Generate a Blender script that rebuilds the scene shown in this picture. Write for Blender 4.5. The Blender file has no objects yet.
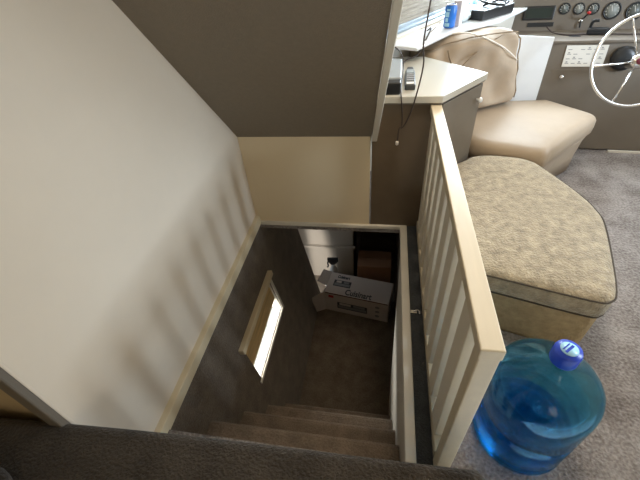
import bpy, bmesh, math, random
from mathutils import Vector, Matrix, noise
random.seed(7)
SC = bpy.context.scene
COL = SC.collection
V = Vector

# ------------------------------------------------------------------ materials
def mat(name, color, rough=.6, metal=0, bump=0, bscale=40, var=0, vscale=6, trans=0, ior=1.45, sheen=0, emit=None, estr=0, stretch=None, detail=6, spec=None):
    m = bpy.data.materials.new(name); m.use_nodes = True
    nt = m.node_tree; N = nt.nodes; L = nt.links
    b = N['Principled BSDF']
    b.inputs['Base Color'].default_value = (*color, 1)
    b.inputs['Roughness'].default_value = rough
    b.inputs['Metallic'].default_value = metal
    b.inputs['IOR'].default_value = ior
    if spec is not None: b.inputs['Specular IOR Level'].default_value = spec
    if trans: b.inputs['Transmission Weight'].default_value = trans
    if sheen: b.inputs['Sheen Weight'].default_value = sheen
    if emit: b.inputs['Emission Color'].default_value = (*emit, 1); b.inputs['Emission Strength'].default_value = estr
    tc = N.new('ShaderNodeTexCoord'); mp = N.new('ShaderNodeMapping'); L.new(tc.outputs['Object'], mp.inputs[0])
    if stretch: mp.inputs['Scale'].default_value = stretch
    if var:
        n = N.new('ShaderNodeTexNoise'); n.inputs['Scale'].default_value = vscale; n.inputs['Detail'].default_value = detail
        n.inputs['Roughness'].default_value = .65
        L.new(mp.outputs[0], n.inputs['Vector'])
        r = N.new('ShaderNodeValToRGB'); r.color_ramp.elements[0].position = .3; r.color_ramp.elements[1].position = .7
        r.color_ramp.elements[0].color = (*[max(0, c*(1-var)) for c in color], 1)
        r.color_ramp.elements[1].color = (*[min(1, c*(1+var)) for c in color], 1)
        L.new(n.outputs['Fac'], r.inputs[0]); L.new(r.outputs[0], b.inputs['Base Color'])
    if bump:
        n2 = N.new('ShaderNodeTexNoise'); n2.inputs['Scale'].default_value = bscale; n2.inputs['Detail'].default_value = 4
        L.new(mp.outputs[0], n2.inputs['Vector'])
        bp = N.new('ShaderNodeBump'); bp.inputs['Strength'].default_value = bump; bp.inputs['Distance'].default_value = .01
        L.new(n2.outputs['Fac'], bp.inputs['Height']); L.new(bp.outputs[0], b.inputs['Normal'])
    return m

def carpet(name, c1, c2, scale=160, blotch=5, bump=.8, mix=.5):
    m = mat(name, c1, .95, bump=bump, bscale=scale, sheen=.15, spec=.1)
    nt = m.node_tree; N = nt.nodes; L = nt.links; b = N['Principled BSDF']
    tc = N.new('ShaderNodeTexCoord')
    a = N.new('ShaderNodeTexNoise'); a.inputs['Scale'].default_value = blotch; a.inputs['Detail'].default_value = 5
    f = N.new('ShaderNodeTexNoise'); f.inputs['Scale'].default_value = scale; f.inputs['Detail'].default_value = 3
    L.new(tc.outputs['Object'], a.inputs['Vector']); L.new(tc.outputs['Object'], f.inputs['Vector'])
    ad = N.new('ShaderNodeMix'); ad.inputs[0].default_value = mix
    L.new(a.outputs['Fac'], ad.inputs[2]); L.new(f.outputs['Fac'], ad.inputs[3])
    r = N.new('ShaderNodeValToRGB'); r.color_ramp.elements[0].position = .38; r.color_ramp.elements[1].position = .62
    r.color_ramp.elements[0].color = (*c2, 1); r.color_ramp.elements[1].color = (*c1, 1)
    L.new(ad.outputs[0], r.inputs[0]); L.new(r.outputs[0], b.inputs['Base Color'])
    return m

M = {}
M['wall'] = mat('wall_paint', (.76, .655, .525), .55, bump=.05, bscale=9, var=.03, vscale=3)
M['cream'] = mat('cream_wall', (.74, .62, .43), .6, bump=.05, bscale=20)
M['trimcream'] = mat('cream_trim', (.74, .62, .42), .45)
M['tan'] = mat('tan_wall', (.50, .38, .22), .6)
M['white'] = mat('white_trim', (.70, .66, .58), .45)
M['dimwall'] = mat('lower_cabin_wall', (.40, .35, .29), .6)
M['whitegloss'] = mat('white_gloss', (.74, .76, .78), .3)
M['panel'] = mat('taupe_panel', (.225, .188, .145), .7, bump=.25, bscale=260, var=.05, vscale=60)
M['carpet_floor'] = carpet('floor_carpet', (.37, .335, .315), (.145, .122, .112), 95, 7)
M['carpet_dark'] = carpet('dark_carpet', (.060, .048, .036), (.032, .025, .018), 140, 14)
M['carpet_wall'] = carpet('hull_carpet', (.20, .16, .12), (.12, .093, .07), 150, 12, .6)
M['carpet_step'] = carpet('step_carpet', (.27, .21, .16), (.16, .125, .095), 150, 14, .8)
M['strip'] = carpet('grey_strip', (.075, .08, .085), (.045, .048, .052), 200, 20, .5)
M['brownlam'] = mat('brown_laminate', (.135, .10, .066), .45, var=.08, vscale=8)
M['greylam'] = mat('greybrown_laminate', (.17, .145, .115), .45, var=.05, vscale=8)
M['ctop'] = mat('counter_white', (.56, .54, .48), .22)
M['rail'] = mat('painted_cream_wood', (.62, .54, .40), .4, bump=.1, bscale=20, stretch=(1, .1, 1), var=.05, vscale=30)
M['railbal'] = mat('painted_baluster', (.70, .64, .53), .45)
M['otto'] = mat('beige_chenille', (.36, .295, .20), .9, bump=.9, bscale=130, var=.36, vscale=30, sheen=.3, spec=.15)
M['ottodark'] = mat('beige_chenille_side', (.40, .30, .17), .9, bump=.6, bscale=110, var=.2, vscale=38, spec=.15)
M['piping'] = mat('brown_piping', (.06, .045, .03), .8)
M['leather'] = mat('tan_leather', (.40, .315, .23), .5, bump=.18, bscale=9, var=.06, vscale=5)
M['pillow'] = mat('tan_suede', (.35, .27, .19), .7, bump=.3, bscale=10, var=.1, vscale=7)
M['seam'] = mat('seam_brown', (.22, .16, .10), .8)
M['console'] = mat('console_taupe', (.15, .125, .098), .5, var=.05, vscale=6)
M['black'] = mat('black_plastic', (.015, .016, .018), .35)
M['darkgrey'] = mat('dark_grey_plastic', (.05, .055, .06), .4)
M['grey'] = mat('grey_plastic', (.33, .37, .40), .4)
M['screen'] = mat('screen_green_black', (.02, .03, .028), .15)
M['chrome'] = mat('chrome', (.75, .75, .75), .18, metal=1)
M['paper'] = mat('white_paper', (.72, .70, .65), .7)
M['ink'] = mat('printed_ink', (.08, .08, .09), .7)
M['inkgrey'] = mat('grey_ink', (.28, .28, .28), .7)
M['pink'] = mat('pink_paper', (.62, .40, .36), .7)
M['red'] = mat('red_plastic', (.5, .03, .03), .35)
M['blue'] = mat('blue_label', (.02, .16, .58), .3)
M['cyan'] = mat('pale_blue_label', (.35, .62, .80), .3)
M['capblue'] = mat('blue_cap', (.015, .05, .42), .35)
M['carton'] = mat('white_cardboard', (.64, .57, .53), .6)
M['brownbox'] = mat('brown_cardboard', (.34, .18, .10), .8, var=.08, vscale=10)
M['wood'] = mat('yellow_pine', (.62, .43, .19), .45, var=.25, vscale=9, stretch=(6, .6, 6))
M['wicker'] = mat('woven_blind', (.36, .33, .28), .9, bump=.5, bscale=60, var=.2, vscale=50, stretch=(.25, .25, 2.5))
M['frameblue'] = mat('window_aluminium', (.42, .50, .58), .35, metal=.4)
def glass_mat():
    m = bpy.data.materials.new('window_glass'); m.use_nodes = True
    nt = m.node_tree; N = nt.nodes; L = nt.links
    t = N.new('ShaderNodeBsdfTransparent'); t.inputs[0].default_value = (.95, .97, .98, 1); g = N.new('ShaderNodeBsdfGlossy'); g.inputs['Roughness'].default_value = .02
    mx = N.new('ShaderNodeMixShader'); mx.inputs[0].default_value = .06
    L.new(t.outputs[0], mx.inputs[1]); L.new(g.outputs[0], mx.inputs[2]); L.new(mx.outputs[0], N['Material Output'].inputs[0])
    return m
M['glass'] = glass_mat()
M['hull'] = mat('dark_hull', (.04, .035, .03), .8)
M['plasticbag'] = mat('pale_plastic_bag', (.62, .68, .68), .3, bump=.5, bscale=30)
M['cable'] = mat('dark_cable', (.05, .035, .03), .5)
M['whitecable'] = mat('white_cable', (.72, .66, .58), .4)

def bottle_mat():
    m = bpy.data.materials.new('blue_translucent_plastic'); m.use_nodes = True
    nt = m.node_tree; N = nt.nodes; L = nt.links; b = N['Principled BSDF']
    b.inputs['Base Color'].default_value = (.33, .73, .91, 1); b.inputs['Roughness'].default_value = .04
    b.inputs['Transmission Weight'].default_value = 1; b.inputs['IOR'].default_value = 1.3
    t = N.new('ShaderNodeBsdfTransparent'); t.inputs[0].default_value = (.44, .79, .93, 1)
    mx = N.new('ShaderNodeMixShader'); mx.inputs[0].default_value = .45
    L.new(b.outputs[0], mx.inputs[1]); L.new(t.outputs[0], mx.inputs[2]); L.new(mx.outputs[0], N['Material Output'].inputs[0])
    return m
M['bottle'] = bottle_mat()
def water_mat():
    m = bpy.data.materials.new('water'); m.use_nodes = True
    nt = m.node_tree; N = nt.nodes; L = nt.links; b = N['Principled BSDF']
    b.inputs['Base Color'].default_value = (.15, .66, 1.0, 1); b.inputs['Roughness'].default_value = .02
    b.inputs['Transmission Weight'].default_value = 1; b.inputs['IOR'].default_value = 1.33
    t = N.new('ShaderNodeBsdfTransparent'); t.inputs[0].default_value = (.22, .70, 1.0, 1)
    mx = N.new('ShaderNodeMixShader'); mx.inputs[0].default_value = .5
    L.new(b.outputs[0], mx.inputs[1]); L.new(t.outputs[0], mx.inputs[2]); L.new(mx.outputs[0], N['Material Output'].inputs[0])
    return m
M['water'] = water_mat()

# ------------------------------------------------------------------ helpers
def finish(name, bm, m, parent=None, bevel=0, seg=2, smooth=False, subsurf=0):
    bmesh.ops.recalc_face_normals(bm, faces=bm.faces)
    me = bpy.data.meshes.new(name); bm.to_mesh(me); bm.free()
    o = bpy.data.objects.new(name, me); COL.objects.link(o)
    me.materials.append(m)
    if smooth:
        for p in me.polygons: p.use_smooth = True
    if bevel:
        b = o.modifiers.new('bevel', 'BEVEL'); b.width = bevel; b.segments = seg; b.limit_method = 'ANGLE'; b.angle_limit = .5
        if seg > 2:
            for p in me.polygons: p.use_smooth = True
            try: b.harden_normals = True
            except Exception: pass
    if subsurf:
        s = o.modifiers.new('sub', 'SUBSURF'); s.levels = subsurf; s.render_levels = subsurf
    if parent: o.parent = parent
    return o
def add_box(bm, lo, hi, mtx=None):
    vs = [bm.verts.new((x, y, z)) for x in (lo[0], hi[0]) for y in (lo[1], hi[1]) for z in (lo[2], hi[2])]
    for f in ((0,1,3,2),(4,6,7,5),(0,4,5,1),(2,3,7,6),(0,2,6,4),(1,5,7,3)): bm.faces.new([vs[i] for i in f])
    if mtx:
        for v in vs: v.co = mtx @ v.co
    return vs
def box(name, lo, hi, m, parent=None, bevel=0, mtx=None, seg=2):
    bm = bmesh.new(); add_box(bm, lo, hi, mtx); return finish(name, bm, m, parent, bevel, seg)
def boxes(name, lst, m, parent=None, bevel=0, mtx=None):
    bm = bmesh.new()
    for lo, hi in lst: add_box(bm, lo, hi, mtx)
    return finish(name, bm, m, parent, bevel)
def add_prism(bm, pts, off):
    """pts: list of 3D points (planar polygon), off: extrusion vector"""
    off = V(off)
    a = [bm.verts.new(V(p)) for p in pts]; b = [bm.verts.new(V(p)+off) for p in pts]
    bm.faces.new(a); bm.faces.new(b[::-1]); n = len(pts)
    for i in range(n): bm.faces.new([a[i], b[i], b[(i+1) % n], a[(i+1) % n]])
def prism(name, pts, off, m, parent=None, bevel=0, seg=2):
    bm = bmesh.new(); add_prism(bm, pts, off); return finish(name, bm, m, parent, bevel, seg)
def smooth_path(pts, n=8):
    P = [V(p) for p in pts]; out = []
    for i in range(len(P)-1):
        p0, p1, p2, p3 = P[max(i-1,0)], P[i], P[i+1], P[min(i+2, len(P)-1)]
        for k in range(n):
            t = k/n
            out.append(.5*((2*p1)+(p2-p0)*t+(2*p0-5*p1+4*p2-p3)*t*t+(3*p1-p0-3*p2+p3)*t**3))
    out.append(P[-1]); return out
def add_tube(bm, path, r, n=8, closed=False):
    rings = []; prev = None; L = len(path)
    for i, p in enumerate(path):
        if closed: t = (path[(i+1) % L]-path[(i-1) % L])
        else: t = path[min(i+1, L-1)]-path[max(i-1, 0)]
        t.normalize()
        if prev is None:
            a = t.orthogonal().normalized()
        else:
            a = (prev - t*prev.dot(t)).normalized()
        prev = a; b = t.cross(a)
        rr = r[i] if isinstance(r, (list, tuple)) else r
        rings.append([bm.verts.new(p+(a*math.cos(2*math.pi*k/n)+b*math.sin(2*math.pi*k/n))*rr) for k in range(n)])
    for i in range(L if closed else L-1):
        A = rings[i]; B = rings[(i+1) % L]
        for k in range(n): bm.faces.new([A[k], A[(k+1) % n], B[(k+1) % n], B[k]])
    if not closed: bm.faces.new(rings[0][::-1]); bm.faces.new(rings[-1])
def tube(name, pts, r, m, parent=None, n=8, sm=True, closed=False):
    bm = bmesh.new(); add_tube(bm, smooth_path(pts) if sm else [V(p) for p in pts], r, n, closed)
    return finish(name, bm, m, parent, smooth=True)
def add_lathe(bm, prof, n=48, mtx=None, wob=None):
    rings = []
    for r, z in prof:
        rings.append([bm.verts.new((max(r, 1e-4)*math.cos(2*math.pi*k/n), max(r, 1e-4)*math.sin(2*math.pi*k/n), z)) for k in range(n)])
    for A, B in zip(rings, rings[1:]):
        for k in range(n): bm.faces.new([A[k], A[(k+1) % n], B[(k+1) % n], B[k]])
    bm.faces.new(rings[0][::-1]); bm.faces.new(rings[-1])
    if mtx:
        for R_ in rings:
            for v in R_: v.co = mtx @ v.co
def lathe(name, prof, m, parent=None, n=48, mtx=None, smooth=True):
    bm = bmesh.new(); add_lathe(bm, prof, n, mtx); return finish(name, bm, m, parent, smooth=smooth)
def thing(name, label, cat, loc=(0,0,0), group=None):
    o = bpy.data.objects.new(name, None); COL.objects.link(o); o.location = loc; o.empty_display_size = .1
    o['label'] = label; o['category'] = cat
    if group: o['group'] = group
    return o
def tag(o, label, cat, group=None):
    o['label'] = label; o['category'] = cat
    if group: o['group'] = group
    return o
def struct(o): o['kind'] = 'structure'; return o
def seat(root):
    """children were modelled in world coordinates; keep them there under an Empty at the thing's base"""
    for c in [c for c in bpy.data.objects if c.parent == root]:
        c.matrix_parent_inverse = Matrix.Translation(root.location).inverted()
def text(name, s, size, mtx, m, parent=None, depth=.0006, space=1.0, shear=0, width=None):
    cu = bpy.data.curves.new(name+'_c', 'FONT'); cu.body = s; cu.size = size; cu.extrude = depth/2; cu.align_x = 'CENTER'; cu.align_y = 'CENTER'
    cu.space_character = space; cu.offset = .0025; cu.shear = shear; cu.resolution_u = 3
    to = bpy.data.objects.new('tmp', cu); COL.objects.link(to)
    bpy.context.view_layer.update()
    me = bpy.data.meshes.new_from_object(to.evaluated_get(bpy.context.evaluated_depsgraph_get()))
    bpy.data.objects.remove(to)
    if width:
        xs = [v.co.x for v in me.vertices]; k = width/(max(xs)-min(xs))
        for v in me.vertices: v.co.x *= k
    me.transform(mtx); me.materials.clear(); me.materials.append(m)
    o = bpy.data.objects.new(name, me); COL.objects.link(o)
    if parent: o.parent = parent
    return o
def frame(o, x, y, z=None):
    """matrix with origin o and axes x, y"""
    x = V(x).normalized(); y = V(y).normalized(); z = x.cross(y).normalized(); y = z.cross(x)
    return Matrix(((x.x,y.x,z.x,o[0]),(x.y,y.y,z.y,o[1]),(x.z,y.z,z.z,o[2]),(0,0,0,1)))

W = .848            # stairwell width
YL = -1.36          # front of the raised deck
# ------------------------------------------------------------------ setting
fl = []
fl.append(((.90, -1.36, -.05), (2.9, 3.0, 0)))                # main cabin floor, right of the stairwell
fl.append(((.0, -1.36, -.05), (.90, -1.20, 0)))               # landing at the head of the stairs
fl.append(((-.02, 0.0, -.05), (.90, 2.2, 0)))                 # floor beyond the stairwell, under the cabinet
struct(boxes('floor', fl, M['carpet_floor']))
# left cabin wall and its aft return
struct(box('wall_left', (-.04, -1.352, 0), (0, .02, 1.95), M['wall']))
struct(box('wall_left_aft', (-.34, -3.0, .0), (-.27, -1.33, 1.95), M['tan']))
struct(box('wall_left_return', (-.34, -1.345, .0), (-.035, -1.31, 1.95), M['tan']))
struct(boxes('trim_1', [((-.035, -1.373, .36), (.004, -1.355, 1.95))], M['greylam'], bevel=.004))
struct(box('trim_2', (-.03, -1.356, .36), (.003, -1.347, 1.95), M['wall'], bevel=.003))
struct(box('baseboard_left', (-.03, -1.37, -.012), (.026, .0, .045), M['trimcream'], bevel=.004))
# wall at the far side of the stairwell
struct(box('wall_front', (0, 0, -.0), (.668, .03, .56), M['cream']))
struct(box('trim_3', (0.02, -.014, -.016), (W+.03, .004, .006), M['white'], bevel=.003))
# slanted overhead panel, a closed box with a face that rises towards the camera
s0 = V((0, .035, .498)); s1 = V((0, -.583, 1.205)); s2 = V((0, -1.2, 1.95))
bm = bmesh.new()
add_prism(bm, [(-.02, .035, .498), (-.02, s1.y, s1.z), (-.02, -1.19, 1.90), (-.02, .40, 1.90), (-.02, .40, .95), (-.02, .06, .745), (-.02, .055, .498)], (.69, 0, 0))
for v in bm.verts:
    if v.co.x > .3: v.co.x = .669+(.105*(v.co.z-.498) if v.co.y < .04 or v.co.z > .9 else 0)
struct(finish('wall_slanted', bm, M['panel']))
bm = bmesh.new()
add_prism(bm, [(.671, .02, .492), (.671, s1.y-.013, s1.z), (.671, -1.20, 1.91), (.671, -1.15, 1.91), (.671, s1.y+.03, s1.z+.02), (.671, .075, .505)], (.026, 0, 0))
for v in bm.verts: v.co.x += .105*(v.co.z-.498)
struct(finish('trim_4', bm, M['white'], bevel=.003))
# right edge of the stairwell: white trim and dark strip
struct(box('trim_5', (.842, -1.20, -.03), (.878, .0, .008), M['white'], bevel=.004))
struct(box('trim_6', (.880, -1.36, -.03), (.929, .0, .003), M['strip']))
# lower compartment
k = .168
bm = bmesh.new()      # carpeted hull side, leaning inward, with an opening for the hull window
def hp(y, z, off=0): return V((-k*z, y, z)) + V((-1, 0, -k)).normalized()*off
ys = [-1.36, -.675, -.175, .52]; zs = [-.012, -.295, -.60, -1.30]
g = [[bm.verts.new(hp(y, z)) for z in zs] for y in ys]
for i in range(3):
    for j in range(3):
        if (i, j) != (1, 1): bm.faces.new([g[i][j], g[i+1][j], g[i+1][j+1], g[i][j+1]])
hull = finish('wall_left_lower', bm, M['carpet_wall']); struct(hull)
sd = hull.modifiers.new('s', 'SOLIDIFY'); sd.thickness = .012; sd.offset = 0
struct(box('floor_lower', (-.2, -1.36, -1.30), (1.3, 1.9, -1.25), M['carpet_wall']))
struct(prism('wall_right_lower', [(.846, -1.20, -.03), (.846, -.15, -.03), (.846, -.42, -1.25), (.846, -1.20, -1.25)], (.03, 0, 0), M['white']))
struct(box('wall_right_far', (.895, -.45, -1.25), (.905, 1.5, -.05), M['brownlam']))
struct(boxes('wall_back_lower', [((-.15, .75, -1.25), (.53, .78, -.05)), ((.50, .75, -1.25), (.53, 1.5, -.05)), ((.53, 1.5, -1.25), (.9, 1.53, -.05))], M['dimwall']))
struct(box('wall_end_lower', (-1.2, .515, -1.30), (-.02, .545, -.02), M['hull']))  # stretched outboard, out of view, to keep hull window light off the back wall
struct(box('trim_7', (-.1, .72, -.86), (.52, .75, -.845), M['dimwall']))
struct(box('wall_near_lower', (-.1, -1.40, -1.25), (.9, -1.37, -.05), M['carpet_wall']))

# steps
def step(y, z, x0, x1, parent):
    """carpeted tread with a rounded nosing and its riser"""
    pts = []; r = .03
    yf = y
    prof = [(yf-.20, z), (yf-r, z)]
    for a in range(1, 7):
        t = a/6*math.pi*.9; prof.append((yf-r+r*math.sin(t), z-r+r*math.cos(t)))
    prof += [(yf-.022, z-.075), (yf-.022, z-.26), (yf-.20, z-.26)]
    bm = bmesh.new(); add_prism(bm, [(x0, p[0], p[1]) for p in prof], (x1-x0, 0, 0))
    return finish('step', bm, M['carpet_step'], parent)
st = thing('staircase', 'steep carpeted steps going down to the lower cabin', 'stairs', (.45, -1.3, -1.25))
for y, z, x0 in ((-1.05, -.25, .05), (-.895, -.50, .09), (-.742, -.75, .13), (-.612, -1.0, .17)):
    step(y, z, x0+.005, .842, st)
seat(st)
# head landing edge
bm = bmesh.new(); add_box(bm, (.01, -1.27, -.25), (.842, -1.215, -.05)); struct(finish('trim_8', bm, M['carpet_step']))

# raised aft deck: carpeted ledge the photographer leans over
bm = bmesh.new(); prof = [(-3.0, .40-.45+.45-.40, )]
r = .028; zt = .45
pr = [(-3.0, -.0), (-3.0, zt), (YL-r, zt)]
for a in range(1, 8):
    t = a/8*math.pi/2; pr.append((YL-r+r*math.sin(t), zt-r+r*math.cos(t)))
pr += [(YL, zt-r), (YL, 0)]
x0, x1 = -.275, .972
# sweep with rounded right end
nx = 60; rows = []
for i in range(nx+1):
    x = x0+(x1-x0)*i/nx
    if i == nx: pass
    d = x1-x; drop = 0; inset = .004-.034*(x+.16)/1.1
    if d < .02: s = 1-d/.02; inset += .015*(1-math.sqrt(max(0, 1-s*s))); drop = .012*(1-math.sqrt(max(0, 1-s*s)))
    row = []
    for (y, z) in pr:
        sag = .004*math.sin(x*4.2+.5)
        row.append(bm.verts.new((x, y-(inset if y > -2.9 else 0)+(sag if y > -2.9 else 0), z-(drop if z > .1 else 0))))
    rows.append(row)
for A, B in zip(rows, rows[1:]):
    for j in range(len(pr)-1): bm.faces.new([A[j], B[j], B[j+1], A[j+1]])
    bm.faces.new([A[-1], B[-1], B[0], A[0]])
bm.faces.new(rows[0]); bm.faces.new(rows[-1][::-1])
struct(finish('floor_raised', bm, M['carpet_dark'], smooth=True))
# next carpeted step up at the left
bm = bmesh.new()
pts = []
for a in range(0, 13):
    t = a/12*math.pi/2; pts.append((-.08+.13*math.sin(t), -1.60+.13*math.cos(t)))
pts = [(-.26, -1.47)]+pts+[(.05, -2.9), (-.26, -2.9)]
add_prism(bm, [(x, y, .45) for x, y in pts], (0, 0, .05))
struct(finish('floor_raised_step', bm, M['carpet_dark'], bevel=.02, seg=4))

# the rest of the shell
struct(boxes('ceiling', [((-.3, -3.0, 1.95), (2.94, 3.0, 1.99))], M['wall']))
struct(boxes('wall_right', [((2.9, -3.0, -.05), (2.94, -1.12, 1.95)), ((2.9, -.58, -.05), (2.94, -.20, 1.95)), ((2.9, .80, -.05), (2.94, 3.0, 1.95)),
    ((2.9, -1.12, -.05), (2.94, -.58, .88)), ((2.9, -1.12, 1.40), (2.94, -.58, 1.95)), ((2.9, -.20, -.05), (2.94, .80, .75)), ((2.9, -.20, 1.55), (2.94, .80, 1.95))], M['cream']))
w5 = struct(boxes('window_5_added', [((2.89, -.24, .71), (2.93, -.20, 1.59)), ((2.89, .80, .71), (2.93, .84, 1.59)), ((2.89, -.20, .71), (2.93, .80, .75)), ((2.89, -.20, 1.55), (2.93, .80, 1.59))], M['white']))  # unseen extra window, added to go with the cool floor fill
box('window_glass', (2.91, -.20, .75), (2.914, .80, 1.55), M['glass'], w5)
w2 = struct(boxes('window_2', [((2.89, -1.15, .85), (2.93, -1.12, 1.43)), ((2.89, -.58, .85), (2.93, -.55, 1.43)), ((2.89, -1.12, .85), (2.93, -.58, .88)), ((2.89, -1.12, 1.40), (2.93, -.58, 1.43))], M['white']))
g2 = box('window_glass', (2.91, -1.12, .88), (2.914, -.58, 1.40), M['glass'], w2)
struct(boxes('wall_back', [((-.3, -3.04, -.05), (.9, -3.0, 1.95)), ((1.5, -3.04, -.05), (2.9, -3.0, 1.95)), ((.9, -3.04, 1.85), (1.5, -3.0, 1.95)), ((.9, -3.04, -.05), (1.5, -3.0, 1.15))], M['cream']))
# diagonal window wall on the port side (sill, frame, glass)
G0 = V((.797, .82, 0)); D = V((.53, .848, 0)).normalized(); NI = V((.848, -.53, 0)).normalized()
FW = frame(G0, D, V((0, 0, 1)))        # x along the wall, y up, z = D x Z = inward
def win(s, h, off=0): return G0 + D*s + V((0, 0, h)) + NI*off
def wbox(name, s0, s1, h0, h1, o0, o1, m, parent=None, bevel=0):
    return box(name, (s0, h0, o0), (s1, h1, o1), m, parent, bevel, mtx=FW)
sill_plan = [(-.26, -.05), (-.26, .26), (.12, .26), (.48, .40), (1.75, .44), (1.75, -.05)]
struct(prism('wall_port', [win(a, 0, b) for a, b in [(-.26, -.05), (-.26, .04), (.30, .05), (.50, .33), (1.75, .41), (1.75, -.05)]], (0, 0, .785), M['white']))
struct(prism('trim_9', [win(a, .785, b) for a, b in sill_plan], (0, 0, .015), M['whitegloss'], None, .004))
w1 = struct(boxes('window_1', [((-.9, .80, -.03), (1.75, .823, .03)), ((-.9, 1.90, -.03), (1.75, 1.95, .03)), ((-.9, .82, -.03), (-.86, 1.92, .03)), ((1.70, .82, -.03), (1.75, 1.92, .03)), ((.80, .82, -.03), (.83, 1.92, .03))], M['frameblue'], mtx=FW))
box('window_glass', (-.86, .82, -.004), (1.70, 1.90, 0), M['glass'], w1, mtx=FW)
box('window_ledge', (-.9, .80, .03), (1.75, .812, .075), M['white'], w1, mtx=FW)
# woven blind with a bottom rail
bl = thing('window_blind', 'grey brown woven blind lowered over the left window', 'blind', win(.3, .83, .05))
bm = bmesh.new()
for i in range(54):
    z0 = .862+i*.02
    add_box(bm, (-.86, z0, .040), (.78, z0+.0195, .046+.002*(i % 2)), FW)
finish('blind_slats', bm, M['wicker'], bl, bevel=.002)
box('bottom_rail', (-.86, .842, .036), (.78, .862, .056), M['frameblue'], bl, .003, FW)
seat(bl)
# forward windshield above the console
struct(box('wall_forward', (1.30, 1.95, -.05), (2.9, 2.0, .86), M['console']))
w3 = struct(boxes('window_3', [((1.55, 1.93, .86), (2.9, 1.97, .90)), ((1.55, 1.93, 1.88), (2.9, 1.97, 1.95)), ((2.25, 1.93, .88), (2.29, 1.97, 1.90)), ((1.62, 1.93, .88), (1.67, 1.97, 1.90))], M['white']))
box('window_glass', (1.60, 1.945, .88), (2.9, 1.949, 1.90), M['glass'], w3)

# ------------------------------------------------------------------ hull window in the lower cabin
HN = V((-1, 0, -k)).normalized()   # outward
HD = V((-k, 0, 1)).normalized()    # up the wall
FH = frame(hp(-.425, -.4475), V((0, 1, 0)), HD)   # x along wall, y up wall, z = inward/outward
sgn = 1 if FH.col[2].xyz.dot(HN) > 0 else -1
hw = struct(box('window_4', (-.285, .138, -.035*sgn), (.285, .172, .0*sgn), M['trimcream'], bevel=.004, mtx=FH))
def hb(name, lo, hi, m, b=0):
    lo = list(lo); hi = list(hi); a, c = sorted((lo[2]*sgn, hi[2]*sgn)); return box(name, (lo[0], lo[1], a), (hi[0], hi[1], c), m, hw, b, FH)
hb('window_recess', (-.25, -.154, .0), (.25, -.146, .10), M['whitegloss'])
hb('window_recess', (-.258, -.15, .0), (-.25, .15, .10), M['white'])
hb('window_recess', (.25, -.15, .0), (.258, .15, .10), M['white'])
hb('window_recess', (-.25, .142, .0), (.25, .15, .10), M['white'])
hb('window_sash', (-.25, -.05, .012), (.25, .146, .10), M['wood'])
hb('window_sash', (-.25, -.146, .085), (.25, -.125, .10), M['wood'])
hb('window_glass', (-.25, -.125, .09), (.25, -.05, .094), M['glass'])
hb('window_lip', (-.275, -.168, -.012), (.275, -.150, .004), M['white'])
hb('window_lip', (.252, -.15, -.012), (.275, .14, .004), M['white'])

# ------------------------------------------------------------------ railing
ra = thing('stair_railing', 'cream painted wooden railing with upright slats along the stairwell', 'railing', (.95, -.6, 0))
prism('top_rail', [(.926, .0, .655), (.972, .0, .655), (.972, .0, .687), (.926, .0, .687)], (0, -1.217, 0), M['rail'], ra, .003)
box('bottom_rail', (.930, -1.17, .004), (.966, -.0, .045), M['rail'], ra, .003)
box('newel_post', (.929, -1.214, .0), (.970, -1.176, .655), M['rail'], ra, .003)
nb = 9
for i in range(nb):
    y = -1.085 + i*.126
    box('baluster', (.931, y-.036, .045), (.961, y+.036, .655), M['railbal'], ra, .003)
seat(ra)

la = thing('hook_latch', 'small pale metal latch on the dark strip beside the railing', 'latch', (.895, -.60, .003))
box('latch_plate', (.878, -.612, .0085), (.905, -.596, .0115), M['white'], la, .001)
tube('latch_hook', [(.892, -.604, .012), (.905, -.602, .020), (.914, -.606, .018), (.916, -.616, .012)], .003, M['chrome'], la)
seat(la)

# ------------------------------------------------------------------ cabinet left of the chair
cb = thing('corner_cabinet', 'grey brown cabinet with white countertop at the far end of the railing', 'cabinet', (.9, .3, 0))
foot = [(.675, .004), (.962, .004), (1.180, .275), (.925, .565), (.71, .56)]
prism('cabinet_body', [(x, y, .0) for x, y in foot], (0, 0, .695), M['brownlam'], cb)
tp = [(.674, -.012), (.972, -.020), (1.205, .274), (.932, .592), (.70, .60)]
prism('countertop', [(x, y, .697) for x, y in tp], (0, 0, .03), M['ctop'], cb, .003)
prism('edge_band', [(x, y, .690) for x, y in [(.676, -.006), (.968, -.014), (1.198, .274), (.93, .582), (.71, .59)]], (0, 0, .010), M['greylam'], cb)
# angled door with knob
A = V((.962, .004, 0)); B = V((1.180, .275, 0)); dd = (B-A).normalized(); nn = V((dd.y, -dd.x, 0))
FD = frame(A, dd, V((0, 0, 1)))
dr = box('door', (.008, .03, .002), ((B-A).length-.006, .685, .016), M['greylam'], cb, .002, FD)
kb = lathe('door_knob', [(.005, 0), (.005, .012), (.012, .016), (.013, .022), (.009, .028), (.001, .030)], M['whitegloss'], dr, 16, frame(A+dd*((B-A).length-.045)+V((0,0,.62))+nn*.016, dd, V((0,0,1))))
seat(cb)

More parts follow.
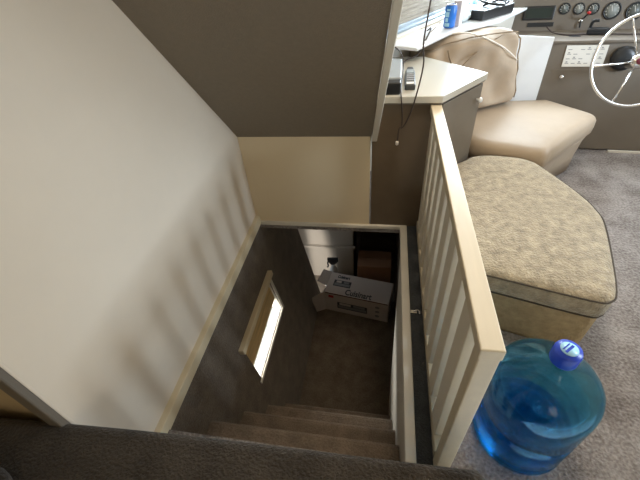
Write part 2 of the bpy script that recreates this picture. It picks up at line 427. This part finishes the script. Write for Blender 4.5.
# things on the countertop
sp = thing('charger_box', 'grey and black device box at the left edge of the white countertop', 'device', (.76, .2, .727))
prism('device_body', [(.722, .05, .727), (.796, .05, .727), (.805, .34, .727), (.74, .36, .727)], (0, 0, .060), M['grey'], sp, .008, 3)
prism('device_front', [(.719, .006, .727), (.792, .006, .727), (.796, .052, .727), (.721, .052, .727)], (0, 0, .052), M['black'], sp, .006, 3)
seat(sp)
ph = thing('cordless_phone', 'small dark cordless phone handset lying beside the grey device', 'phone', (.84, .22, .727))
Fp = frame(V((.835, .06, .727)), V((1, -.03, 0)), V((.03, 1, 0)))
bm = bmesh.new(); add_prism(bm, [(-.022, 0, .0), (.024, 0, .0), (.024, .20, .0), (.015, .27, 0), (-.012, .27, .0), (-.022, .20, .0)], (0, 0, .024))
for v in bm.verts: v.co = Fp @ v.co
finish('handset', bm, M['darkgrey'], ph, .005, 3)
box('handset_screen', (-.016, .17, .024), (.017, .22, .0255), M['grey'], ph, 0, Fp)
for i in range(4):
    box('key_row', (-.016, .055+i*.027, .024), (.017, .070+i*.027, .0265), M['inkgrey'], ph, 0, Fp)
box('handset_base', (-.016, .010, .024), (.017, .035, .026), M['paper'], ph, 0, Fp)
seat(ph)
tag(tube('device_cable', [(.735, .34, .79), (.73, .40, .80), (.76, .43, .82), (.80, .36, .80), (.81, .30, .76), (.80, .12, .742), (.795, -.002, .742), (.798, -.026, .72), (.806, -.03, .66), (.808, -.03, .59)], .0028, M['cable']), 'thin dark cable looping over the grey device and down the cabinet front', 'cable')
tag(tube('blind_cord', [(.90, .12, 1.40), (.885, .0, 1.15), (.867, -.03, .946), (.875, -.03, .86), (.862, -.035, .76), (.840, -.035, .66), (.815, -.03, .60), (.797, -.03, .588), (.793, -.03, .53)], .0032, M['cable']), 'long brown cord hanging down in front of the cabinet', 'cord')
tag(lathe('cord_plug', [(.002, 0), (.007, .004), (.007, .018), (.003, .022)], M['whitecable'], None, 12, Matrix.Translation((.792, -.03, .508))), 'small pale plug at the lower end of the hanging cord', 'plug')
tag(tube('black_adapter_cable', [(.79, .42, .735), (.84, .50, .740), (.89, .56, .745), (.93, .62, .80), (.96, .70, .84), (.95, .78, .815)], .0045, M['cable']), 'black cable running from the device up onto the window sill', 'cable')

# ------------------------------------------------------------------ ottoman
ot = thing('ottoman', 'beige textured ottoman with clipped corners between railing and chair', 'ottoman', (1.3, -.25, 0))
op = [(1.02, -.60), (1.06, -.625), (1.16, -.655), (1.43, -.735), (1.49, -.735), (1.525, -.690), (1.58, -.52), (1.632, -.33), (1.640, -.24), (1.615, -.10), (1.52, .145), (1.485, .20), (1.43, .235), (1.30, .258), (1.22, .245), (1.17, .205), (1.02, .02)]
def inset(poly, d):
    c = V((sum(p[0] for p in poly)/len(poly), sum(p[1] for p in poly)/len(poly)))
    out = []
    for p in poly:
        q = V(p)-c; out.append(tuple(c+q*(1-d/q.length)))
    return out
def loft(name, layers, m, parent=None, cap=True, smooth=True, pillow=0):
    bm = bmesh.new(); rings = []
    for poly, z in layers: rings.append([bm.verts.new((x, y, z)) for x, y in poly])
    for A_, B_ in zip(rings, rings[1:]):
        n = len(A_)
        for i in range(n): bm.faces.new([A_[i], A_[(i+1) % n], B_[(i+1) % n], B_[i]])
    bm.faces.new(rings[0][::-1])
    top = rings[-1]
    c = bm.verts.new((sum(v.co.x for v in top)/len(top), sum(v.co.y for v in top)/len(top), layers[-1][1]+pillow))
    for i in range(len(top)): bm.faces.new([top[i], top[(i+1) % len(top)], c])
    return finish(name, bm, m, parent, smooth=smooth)
def dense(poly, n=3):
    """round the polygon by Catmull-Rom"""
    P = [V((x, y, 0)) for x, y in poly]; L = len(P); out = []
    for i in range(L):
        p0, p1, p2, p3 = P[(i-1) % L], P[i], P[(i+1) % L], P[(i+2) % L]
        for k_ in range(n):
            t = k_/n; q = .5*((2*p1)+(p2-p0)*t+(2*p0-5*p1+4*p2-p3)*t*t+(3*p1-p0-3*p2+p3)*t**3); out.append((q.x, q.y))
    return out
opd = dense(op)
loft('ottoman_base', [(inset(opd, .022), .0), (inset(opd, .015), .02), (inset(opd, .012), .20), (inset(opd, .010), .215)], M['ottodark'], ot)
cu = loft('cushion', [(inset(opd, .012), .216), (inset(opd, .002), .226), (inset(opd, .0), .26), (inset(opd, .0), .298), (inset(opd, .006), .308), (inset(opd, .025), .316), (inset(opd, .07), .322), (inset(opd, .20), .328)], M['otto'], ot, pillow=.004)
tube('piping', [(x, y, .302) for x, y in inset(opd, -.001)], .0032, M['piping'], cu, 6, sm=False, closed=True)
tube('piping', [(x, y, .220) for x, y in inset(opd, .004)], .0035, M['piping'], cu, 6, sm=False, closed=True)
seat(ot)
for c in cu.children: c.matrix_parent_inverse = Matrix.Identity(4)

# ------------------------------------------------------------------ armless chair
ch = thing('lounge_chair', 'tan upholstered low chair with a slumped back cushion beside the cabinet', 'chair', (1.5, .6, 0))
sp_ = [(1.24, .33), (1.40, .255), (1.53, .205), (1.575, .22), (1.61, .265), (1.78, .46), (1.945, .635), (1.965, .675), (1.95, .73), (1.86, .85), (1.785, .945), (1.74, .958), (1.50, .955), (1.30, .945), (1.12, .70), (1.10, .62), (1.17, .45)]
spd = dense(sp_)
def shift(poly, dx, dy): return [(x+dx, y+dy) for x, y in poly]
loft('chair_base', [(inset(spd, .055), 0), (inset(spd, .05), .10), (inset(spd, .035), .20), (inset(spd, .02), .235)], M['leather'], ch)
se = loft('seat_cushion', [(inset(spd, .02), .236), (inset(spd, .004), .25), (inset(spd, .0), .285), (inset(spd, .003), .325), (inset(spd, .018), .345), (inset(spd, .05), .356), (inset(spd, .12), .363)], M['leather'], ch, pillow=.008)
# back cushion: subdivided slab, sagging
P1 = V((.905, .695, 0)); P2 = V((1.475, .965, 0)); pd = (P2-P1).normalized(); pn = V((pd.y, -pd.x, 0))   # pn faces the seat
bm = bmesh.new(); nu, nv, nw = 28, 16, 6; Lp = (P2-P1).length
def pil(u, v, w):
    # u along, v up, w thickness 0 back..1 front
    uu = u*2-1; vv = v*2-1
    ed = (1-abs(uu)**14)*(1-abs(vv)**12)
    th = .075+.07*ed**.35
    top = .735 + .035*math.sin(u*math.pi)**.6 + .02*u
    z = .365+(top-.365)*v
    lean = -.10*v
    off = lean + (w-.5)*2*th*(.85 if w < .5 else 1) + .03
    x = P1 + pd*(u*Lp*(1.0-.03*vv*vv)+.01) + pn*off
    q = V((x.x, x.y, z))
    nz = noise.noise(V((u*5, v*4, w*2)))*.028
    fold = (.008*math.sin((u*1.3+v*.9)*9)+.016*(1-u)*math.sin(u*26-v*7))*ed
    return q + pn*(nz+fold*(1 if w > .5 else 0)) + V((0, 0, nz*.4))
vs = {}
def gv(i, j, l):
    key = (i, j, l)
    if key not in vs: vs[key] = bm.verts.new(pil(i/nu, j/nv, l/nw))
    return vs[key]
for i in range(nu):
    for j in range(nv):
        for l in (0, nw): bm.faces.new([gv(i,j,l), gv(i+1,j,l), gv(i+1,j+1,l), gv(i,j+1,l)])
for i in range(nu):
    for l in range(nw):
        for j in (0, nv): bm.faces.new([gv(i,j,l), gv(i+1,j,l), gv(i+1,j,l+1), gv(i,j,l+1)])
for j in range(nv):
    for l in range(nw):
        for i in (0, nu): bm.faces.new([gv(i,j,l), gv(i,j+1,l), gv(i,j+1,l+1), gv(i,j,l+1)])
bc = finish('back_cushion', bm, M['pillow'], ch, smooth=True, subsurf=1)
pth = [pil(i/20, .97, 1.0)+V((0,0,.006)) for i in range(21)] + [pil(.99, 1-i/10, 1.0) for i in range(1, 10)]
tube('piping', pth, .004, M['seam'], bc, 6, sm=False)
tube('seam', [pil(.42+.50*(1-t/12)*.0+.38*t/12, .97-.0*t, 1.0).lerp(pil(.20, .55, 1.02), 1-t/12)+pn*.010 for t in range(13)], .0035, M['seam'], bc, 6, sm=False)
tube('seam', [pil(.22, v/12, 1.02)+pn*.008 for v in range(1, 12)], .0035, M['seam'], bc, 6, sm=False)
seat(ch)
tag(tube('white_cable', [win(.02, .825, .12), win(.10, .85, .20), pil(.12, 1.0, .5)+V((0,0,.012)), pil(.42, .985, .85)+V((0,0,.018)), pil(.70, .86, 1.0)+pn*.012, pil(.93, .66, 1.0)+pn*.010, pil(1.0, .60, .9)+pd*.012+pn*.01], .0042, M['whitecable']), 'white cable draped across the tan back cushion', 'cable')

# ------------------------------------------------------------------ white board leaning on the console
bd = prism('white_board', [(1.47, .968, .0), (1.715, .968, .0), (1.745, 1.065, .685), (1.47, 1.065, .71)], (0, .012, 0), M['whitegloss'])
tag(bd, 'plain white board standing upright between tan chair and helm console', 'board')

# ------------------------------------------------------------------ helm console
a6 = math.radians(-6); EX = V((math.cos(a6), math.sin(a6), 0)); EY = V((-math.sin(a6), math.cos(a6), 0)); O = V((1.757, 1.085, 0))
FC = frame(O, EX, EY)                    # local x right, y forward, z up
hc = thing('helm_console', 'taupe boat helm console with gauges behind the steering wheel', 'console', O)
def cpr(name, pts, x0, x1, m, parent, bevel=0):
    bm = bmesh.new(); add_prism(bm, [(x0, y, z) for y, z in pts], (x1-x0, 0, 0))
    for v in bm.verts: v.co = FC @ v.co
    return finish(name, bm, m, parent, bevel)
cpr('console_body', [(-.12, .01), (.0, .655), (.0, .66), (.275, .66), (.315, .93), (.70, .93), (.70, 0.01)], -.245, .98, M['console'], hc)
cpr('ledge_lip', [(-.012, .645), (-.012, .662), (.02, .665), (.02, .645)], -.02, .98, M['console'], hc, .004)
FL = Matrix.Translation((0,0,0))
th = math.atan2(.12, .655)
FF = FC @ frame((0, -.1205, .01), (1, 0, 0), (0, math.sin(th), math.cos(th)))     # lower face: x, up-face, z outward (toward viewer)
if (FF.to_3x3() @ V((0,0,1))).dot(-EY) < 0: FF = FF @ Matrix.Scale(-1, 4, V((0,0,1)))
ld = math.atan2(.04, .27)
FG = FC @ frame((0, .275, .64), (1, 0, 0), (0, math.sin(ld), math.cos(ld)))
cpr('access_panel', [(-.100, .03), (-.03, .50), (-.024, .50), (-.094, .03)], .03, .95, M['console'], hc, .002)
tm = box('base_strip', (.50, -.145, .0), (.98, -.130, .012), M['white'], hc, 0, FC)
def fbox(name, x0, x1, h0, h1, t0, t1, m, F_, parent=hc, b=0): return box(name, (x0, h0, t0), (x1, h1, t1), m, parent, b, F_)
# radio with a screen and a switch strip
rd = fbox('radio', -.165, .022, .085, .165, .0, .012, M['black'], FG, b=.004)
fbox('radio_screen', -.150, .008, .098, .153, .012, .0135, M['screen'], FG, rd)
fbox('switch_strip', -.125, .035, .045, .070, .0, .008, M['black'], FG, b=.002)
def gauge(x, h, r, face, tick=True):
    F_ = FG @ Matrix.Translation((x, h, 0))
    g_ = lathe('gauge', [(r*1.0, 0), (r, .010), (r*.86, .012), (r*.84, .006), (.001, .006)], M['black'], hc, 28, F_)
    lathe('gauge_dial', [(r*.8, .006), (r*.8, .0075), (.001, .0078)], face, g_, 24, F_)
    bm = bmesh.new()
    for q in range(9):
        an = math.radians(-40+q*32.5); 
        add_box(bm, (r*.6, -.0012, .0078), (r*.76, .0012, .0088), F_ @ Matrix.Rotation(an, 4, 'Z'))
    add_box(bm, (-r*.1, -.0012, .0078), (r*.6, .0012, .009), F_ @ Matrix.Rotation(1.9, 4, 'Z'))
    finish('dial_marks', bm, M['paper'], g_)
gd = mat('dial_grey', (.10, .11, .10), .4); gd2 = mat('dial_pale', (.22, .23, .21), .4)
gauge(.077, .145, .033, gd); gauge(.161, .142, .033, gd2); gauge(.244, .138, .033, gd); gauge(.352, .125, .050, gd2); gauge(.480, .118, .050, gd); gauge(.59, .12, .040, gd)
fbox('warning_note', .305, .375, .035, .078, .0, .0015, M['pink'], FG)
fbox('note_text', .314, .366, .048, .066, .0015, .002, M['paper'], FG)
# key switch and levers
ks = lathe('key_switch', [(.012, 0), (.012, .008), (.006, .010), (.001, .010)], M['chrome'], hc, 16, FG @ Matrix.Translation((.19, .072, 0)))
tube('key_tag', [FG @ V((.19, .072, .01)), FG @ V((.19, .060, .02)), FG @ V((.192, .035, .018))], .005, M['black'], ks)
lv = tube('choke_lever', [FG @ V((.205, .085, .0)), FG @ V((.198, .095, .04)), FG @ V((.205, .112, .06))], .005, M['black'], hc)
lathe('lever_knob', [(.001, -.010), (.009, -.006), (.011, 0), (.009, .006), (.001, .010)], M['red'], lv, 14, Matrix.Translation(FG @ V((.208, .118, .066))))
fbox('slot_plate', .125, .205, .0, .0, .0, .0, M['black'], FG) if False else None
lathe('ledge_cup_slot', [(.036, 0), (.036, .002), (.001, .002)], M['black'], hc, 24, FC @ Matrix.Translation((.135, .105, .660)) @ Matrix.Diagonal((1, .45, 1, 1)))
# instruction placard with rows of symbols
pl = fbox('placard', .078, .305, .515, .635, .0, .0035, M['paper'], FF)
pl.data.transform(Matrix.Identity(4))
for r_ in range(4):
    for c_ in range(6):
        if (r_+c_) % 5 == 4: continue
        x = .09+c_*.035; h = .532+r_*.026
        fbox('placard_print', x, x+.022, h, h+.004, .0035, .004, M['inkgrey'], FF, pl)
        if (r_ + c_) % 2 == 0: fbox('placard_symbol', x+.004, x+.014, h+.007, h+.014, .0035, .004, M['inkgrey'], FF, pl)
lathe('lock_knob', [(.013, 0), (.013, .006), (.009, .009), (.001, .010)], M['chrome'], hc, 18, FF @ Matrix.Translation((.095, .455, .0)))
hb_ = lathe('wheel_boss', [(.068, 0), (.068, .02), (.05, .035), (.03, .04), (.001, .04)], M['black'], hc, 32, FF @ Matrix.Translation((.40, .56, 0)))
seat(hc)
for o in list(bpy.data.objects):
    if o.parent and o.parent.parent: o.matrix_parent_inverse = Matrix.Identity(4)

# radio microphone lying on the ledge, with its cord
mc = thing('radio_microphone', 'black hand microphone lying on the console ledge below the gauges', 'microphone', FC @ V((.25, .17, .66)))
prism('microphone_body', [FC @ V(p) for p in [(.20, .13, .661), (.31, .12, .661), (.335, .15, .661), (.30, .185, .661), (.225, .185, .661)]], (0, 0, .035), M['black'], mc, .008, 3)
tube('talk_lever', [FC @ V((.225, .17, .69)), FC @ V((.23, .165, .73)), FC @ V((.26, .16, .735))], .009, M['black'], mc)
seat(mc)
tag(tube('microphone_cord', [FC @ V(p) for p in [(-.02, .20, .70), (.02, .165, .672), (.10, .13, .665), (.20, .135, .666), (.30, .125, .667), (.45, .10, .667), (.62, .11, .667)]], .0045, M['cable']), 'dark cord lying along the console ledge', 'cord')

# ------------------------------------------------------------------ steering wheel
wc = FC @ V((.395, -.26, .610))
sw = thing('steering_wheel', 'chrome ship steering wheel with thin spokes on the helm console', 'steering wheel', wc)
tl = math.radians(20)
FWh = FC.to_3x3().to_4x4(); FWh = Matrix.Translation(wc) @ FWh @ frame((0, 0, 0), (1, 0, 0), (0, math.sin(tl), math.cos(tl)))
if (FWh.to_3x3() @ V((0,0,1))).dot(-EY) < 0: FWh = FWh @ Matrix.Scale(-1, 4, V((0,0,1)))
Rw = .235
bm = bmesh.new(); add_tube(bm, [FWh @ V((Rw*math.cos(2*math.pi*i/64), Rw*math.sin(2*math.pi*i/64), 0)) for i in range(64)], .0085, 12, True)
finish('rim', bm, M['chrome'], sw, smooth=True)
for an in (115, 187, 250, 322, 43):
    c_, s_ = math.cos(math.radians(an)), math.sin(math.radians(an))
    bm = bmesh.new(); add_tube(bm, [FWh @ V((.03*c_, .03*s_, -.03)), FWh @ V((.12*c_, .12*s_, -.018)), FWh @ V((Rw*c_, Rw*s_, 0))], .0055, 8)
    finish('spoke', bm, M['chrome'], sw, smooth=True)
hu = lathe('hub', [(.028, -.13), (.030, -.05), (.036, -.04), (.038, -.022), (.026, -.012), (.001, -.008)], M['chrome'], sw, 28, FWh)
lathe('hub_cap', [(.018, -.011), (.016, -.003), (.001, .0)], mat('maroon_cap', (.18, .03, .05), .3), hu, 24, FWh)
seat(sw)
for c in hu.children: c.matrix_parent_inverse = Matrix.Identity(4)

# ------------------------------------------------------------------ things on the window sill
def at_sill(s, off): return win(s, .80, off)
cp = at_sill(.215, .20)
cn = thing('drink_can', 'blue drink can standing on the white window sill', 'can', cp)
Mc = Matrix.Translation(cp)
lathe('can_body', [(.024, .001), (.033, .008), (.033, .105), (.026, .116), (.026, .118), (.001, .116)], M['blue'], cn, 28, Mc)
lathe('can_lid', [(.027, .1165), (.027, .1195), (.024, .1195), (.023, .117), (.001, .117)], M['chrome'], cn, 24, Mc)
bm = bmesh.new()
for (h0, h1, t0, t1) in ((.012, .03, -2.6, -1.7), (.035, .055, -2.5, -2.0), (.06, .085, -2.7, -1.9), (.09, .10, -2.4, -1.8)):
    pr_ = [bm.verts.new(Mc @ V((.0334*math.cos(t0+(t1-t0)*i/8), .0334*math.sin(t0+(t1-t0)*i/8), h))) for h in (h0, h1) for i in range(9)]
    for i in range(8): bm.faces.new([pr_[i], pr_[i+1], pr_[i+10], pr_[i+9]])
finish('can_print', bm, M['cyan'], cn)
seat(cn)
FS = lambda s, off, rot=0: Matrix.Translation(win(s, .80, off)) @ Matrix.Rotation(math.atan2(D.y, D.x)+rot, 4, 'Z')
ct = box('small_carton', (-.028, -.022, .001), (.028, .022, .13), M['carton'], None, .003, FS(.285, .215, .1)); tag(ct, 'narrow white carton standing right behind the blue can', 'carton')
# crumpled plastic bag
bm = bmesh.new(); bmesh.ops.create_icosphere(bm, subdivisions=4, radius=1)
for v in bm.verts:
    n_ = noise.noise(v.co*2.3)*.35+noise.noise(v.co*6)*.14
    v.co = V((v.co.x*.13, v.co.y*.065, v.co.z*.05))*(1+n_); v.co.z = max(v.co.z, -.035)
bm.transform(FS(.42, .17) @ Matrix.Translation((0, 0, .036)))
tag(finish('plastic_bag', bm, M['plasticbag'], smooth=True), 'crumpled pale plastic bag on the window sill beyond the can', 'bag')
vh = thing('radio_receiver', 'black box with pale stripes on top, lying behind the back cushion', 'radio', win(.60, .80, .29))
Fv = FS(.60, .275, -.25)
box('radio_case', (-.155, -.075, .001), (.155, .075, .055), M['black'], vh, .005, Fv)
for i in range(3): box('radio_stripe', (-.12, -.05+i*.038, .055), (.12, -.038+i*.038, .0575), M['grey'], vh, 0, Fv)
seat(vh)
for i, pts in enumerate([[(1.06, .10, .81), (1.12, .20, .86), (1.20, .10, .90), (1.14, .03, .85), (1.05, .12, .83), (1.10, .22, .812)], [(.98, .06, .86), (1.08, .05, .93), (1.20, .12, .88), (1.26, .18, .82), (1.16, .20, .81)], [(1.20, .05, .812), (1.30, .10, .85), (1.26, .17, .88), (1.16, .14, .84), (1.22, .20, .812)]]):
    o = tube('cable_coil', [G0+D*(s-.50)+NI*(o_+.15)+V((0, 0, .86+(h-.81)*.9)) for s, o_, h in pts], .007, M['black'])
    tag(o, ['black cable loop in the middle of the heap on the striped black box', 'widest black cable loop spread over the whole striped black box', 'black cable loop at the console end of the striped black box'][i], 'cable', 'black cables on the sill')
tag(lathe('white_cup', [(.022, .001), (.028, .05), (.03, .055), (.001, .052)], M['cyan'], None, 20, Matrix.Translation(win(.92, .80, .06))), 'pale blue cup among the black cables on the sill', 'cup')

# ------------------------------------------------------------------ water bottle
wb = thing('water_bottle', 'large blue plastic water jug standing on the carpet by the railing', 'water bottle', (1.196, -1.061, 0))
R0 = .134
pro = [(.001, .012), (.06, .010), (.10, .003), (.122, .004), (.131, .014), (R0, .03), (R0, .046), (R0-.004, .052), (R0-.004, .058), (R0, .064), (R0, .16), (R0-.005, .168), (R0-.005, .178), (R0, .186), (R0, .300), (R0-.002, .325), (R0-.008, .345), (R0-.022, .365), (R0-.045, .382), (.065, .402), (.045, .418), (.033, .432), (.028, .445), (.028, .470), (.001, .470)]
Mb = Matrix.Translation((1.196, -1.061, .001))
bt = lathe('bottle_body', pro[:-1], M['bottle'], wb, 72, Mb)
# open the neck so that the wall is a thin shell
bmx = bmesh.new(); bmx.from_mesh(bt.data); bmx.faces.ensure_lookup_table()
big = [f for f in bmx.faces if len(f.verts) > 10]
bmesh.ops.delete(bmx, geom=[f for f in big if f.calc_center_median().z > .4], context='FACES_ONLY'); bmx.to_mesh(bt.data); bmx.free()
for p in bt.data.polygons: p.use_smooth = True
so = bt.modifiers.new('s', 'SOLIDIFY'); so.thickness = .002; so.offset = -1
lathe('water', [(.001, .016), (.10, .013), (.124, .018), (.1295, .05), (.1295, .115), (.001, .115)], M['water'], wb, 64, Mb)
cpz = lathe('cap', [(.030, .440), (.0315, .444), (.0315, .478), (.029, .486), (.001, .487)], M['capblue'], wb, 36, Mb)
lathe('cap_sticker', [(.020, .487), (.020, .4885), (.001, .489)], M['cyan'], cpz, 28, Mb)
box('sticker_print', (-.015, -.003, .489), (.015, .003, .4895), M['capblue'], cpz, 0, Mb @ Matrix.Rotation(.7, 4, 'Z'))
box('sticker_print', (-.013, .007, .489), (.013, .010, .4895), M['capblue'], cpz, 0, Mb @ Matrix.Rotation(.7, 4, 'Z'))
seat(wb)
for c in cpz.children: c.matrix_parent_inverse = Matrix.Identity(4)

# ------------------------------------------------------------------ carton in the lower cabin
bx0 = V((.288, .348, -1.249)); ux = V((.806-.288, .259-.348, 0)); Lb = ux.length+.02; ux.normalize(); uy = V((-ux.y, ux.x, 0))
FB = frame(bx0, ux, uy)
Hb = .235; Db = .235
cx = thing('appliance_carton', 'white printed cardboard carton with open end flaps at the foot of the stairs', 'box', bx0+ux*Lb/2+uy*Db/2)
box('carton_body', (0, 0, 0), (Lb, Db, Hb), M['carton'], cx, .002, FB)
Ft = FB @ Matrix.Translation((0, 0, Hb))
Ffr = FB @ frame((0, 0, 0), (1, 0, 0), (0, 0, 1))
prism('carton_flap', [FB @ V(p) for p in [(0, 0, .0), (0, 0, Hb), (-.085, -.07, Hb-.03), (-.10, -.08, .006)]], FB.to_3x3() @ V((.0, .004, 0)), M['carton'], cx)
prism('carton_flap', [FB @ V(p) for p in [(0, .07, Hb), (0, Db, Hb), (-.07, Db-.02, Hb+.035), (-.085, .075, Hb+.03)]], (0, 0, .004), M['carton'], cx)
prism('carton_flap', [FB @ V(p) for p in [(0, Db, .0), (0, Db, Hb), (-.09, Db+.02, Hb-.02), (-.09, Db+.02, .01)]], FB.to_3x3() @ V((.0, .004, 0)), M['carton'], cx)
text('carton_lettering', 'Cuisinart', .085, Ft @ Matrix.Translation((.285, .035, .0008)), M['ink'], cx, width=.225)
text('carton_lettering', 'Cuisinart', .045, Ft @ Matrix.Translation((.12, .195, .0008)), M['ink'], cx, width=.11)
box('carton_stripe', (.01, -.001, Hb-.013), (Lb-.008, .0, Hb-.003), mat('dark_red_print', (.10, .02, .02), .6), cx, 0, FB)
def griddle(F_, x0, x1, y0, y1):
    g_ = box('griddle_print', (x0, y0, .0004), (x1, y1, .0009), M['ink'], cx, .0, F_)
    box('griddle_plate', (x0+.008, y0+.010, .0009), (x1-.008, (y0+y1)/2, .0013), M['inkgrey'], g_, 0, F_)
    box('griddle_plate', (x0+.02, (y0+y1)/2+.006, .0009), ((x0+x1)/2-.01, y1-.006, .0013), M['carton'], g_, 0, F_)
    box('griddle_plate', ((x0+x1)/2+.01, (y0+y1)/2+.006, .0009), (x1-.02, y1-.006, .0013), M['inkgrey'], g_, 0, F_)
griddle(Ft, .05, .20, .085, .155)
Fn = Ffr
if (Fn.to_3x3() @ V((0,0,1))).dot(-uy) < 0: Fn = Fn @ Matrix.Scale(-1, 4, V((0,0,1)))
griddle(Fn, .11, .37, .055, .135)
for i, h in enumerate((.165, .11, .055)):
    lathe('round_picture', [(.019, .0003), (.019, .001), (.001, .001)], M['inkgrey'], cx, 20, Fn @ Matrix.Translation((.455, h, 0)) @ Matrix.Diagonal((1, .8, 1, 1)))
box('red_badge', (.035, .175, .0003), (.08, .205, .001), M['red'], cx, 0, Fn)
seat(cx)
for o in list(bpy.data.objects):
    if o.parent and o.parent.parent: o.matrix_parent_inverse = Matrix.Identity(4)

sb = thing('spray_bottle', 'white spray bottle with black trigger standing behind the white carton', 'spray bottle', (.325, .665, -1.249))
Ms = Matrix.Translation((.325, .668, -1.249))
lathe('spray_body', [(.036, 0), (.040, .008), (.040, .15), (.034, .185), (.018, .225), (.013, .245), (.001, .245)], mat('white_plastic', (.6, .6, .58), .4), sb, 28, Ms)
prism('spray_head', [Ms @ V(p) for p in [(-.050, -.012, .285), (-.05, -.012, .318), (.045, -.012, .325), (.05, -.012, .29), (.014, -.012, .245), (-.014, -.012, .245)]], (0, .024, 0), M['black'], sb, .004)
tube('trigger', [Ms @ V(p) for p in [(-.03, 0, .29), (-.05, 0, .262), (-.045, 0, .225), (-.055, 0, .205)]], .007, M['black'], sb)
seat(sb)
bb = thing('brown_box', 'brown cardboard box behind the white carton under the floor', 'box', (.70, .8, -1.249))
box('box_body', (.545, .655, -1.249), (.842, .86, -1.00), M['brownbox'], bb, .003)
box('box_lid_flap', (.545, .655, -.999), (.842, .755, -.995), M['brownbox'], bb)
box('box_lid_flap', (.545, .76, -.999), (.842, .86, -.995), M['brownbox'], bb)
seat(bb)

# ------------------------------------------------------------------ light
w = bpy.data.worlds.new('sky'); SC.world = w; w.use_nodes = True
bg = w.node_tree.nodes['Background']; bg.inputs[0].default_value = (.78, .90, 1.0, 1); bg.inputs[1].default_value = 1.15
def area(name, loc, target, sx, sy, power, color, spread=None):
    l = bpy.data.lights.new(name, 'AREA'); l.shape = 'RECTANGLE'; l.size = sx; l.size_y = sy; l.energy = power; l.color = color
    if spread: l.spread = math.radians(spread)
    o = bpy.data.objects.new(name, l); COL.objects.link(o); o.location = loc
    o.rotation_euler = (V(target)-V(loc)).to_track_quat('-Z', 'Y').to_euler(); return o
area('daylight_starboard_window', (4.5, -.95, 1.58), (0, -.72, .33), .48, .85, 120, (.74, .86, 1.0))
area('cool_starboard_fill', (2.87, .30, 1.15), (1.7, -.5, .1), .95, .75, 12, (.76, .87, 1.0))  # cool fill added out of view to tint the carpet
area('daylight_windshield', (2.15, 1.90, 1.40), (1.2, .0, .3), 1.2, .95, 28, (.82, .91, 1.0))
area('daylight_port_window', tuple(win(1.25, 1.35, -.02)), tuple(win(.1, .8, .25)), .8, .9, 60, (.78, .91, 1.0))
area('daylight_aft_window', (1.2, -2.97, 1.5), (.4, -1, .9), .5, .6, 3, (1.0, .80, .56))
area('warm_overhead_fill', (1.05, -.35, 1.93), (.6, -.6, 0), .4, .4, 14, (1.0, .83, .62))  # unseen warm fill, added overhead to lift the left wall and railing
hl = hp(-.425, -.36)+HN*.55
area('daylight_hull_window', tuple(hl), tuple(hp(-.46, -.50)-HN*.3+V((0,0,-.45))), .5, .35, 34, (1.0, .95, .88))

# ------------------------------------------------------------------ camera
pch, yaw, rol = .7103004466, -.2180202622, -.0995095058
cy, sy = math.cos(yaw), math.sin(yaw)
Fv_ = V((sy*math.cos(pch), cy*math.cos(pch), -math.sin(pch))); rt = V((cy, -sy, 0)); up = rt.cross(Fv_)
Rv = rt*math.cos(rol)+up*math.sin(rol); Uv = -rt*math.sin(rol)+up*math.cos(rol)
cd = bpy.data.cameras.new('camera'); co = bpy.data.objects.new('camera', cd); COL.objects.link(co)
co.matrix_world = Matrix(((Rv.x, Uv.x, -Fv_.x, .7328871), (Rv.y, Uv.y, -Fv_.y, -1.6224213), (Rv.z, Uv.z, -Fv_.z, 1.2987724), (0,0,0,1)))
cd.sensor_width = 36; cd.lens = 359.598/640*36; cd.clip_start = .02
SC.camera = co
SC.view_settings.view_transform = 'Standard'; SC.view_settings.look = 'None'; SC.view_settings.gamma = 1; SC.view_settings.exposure = .27
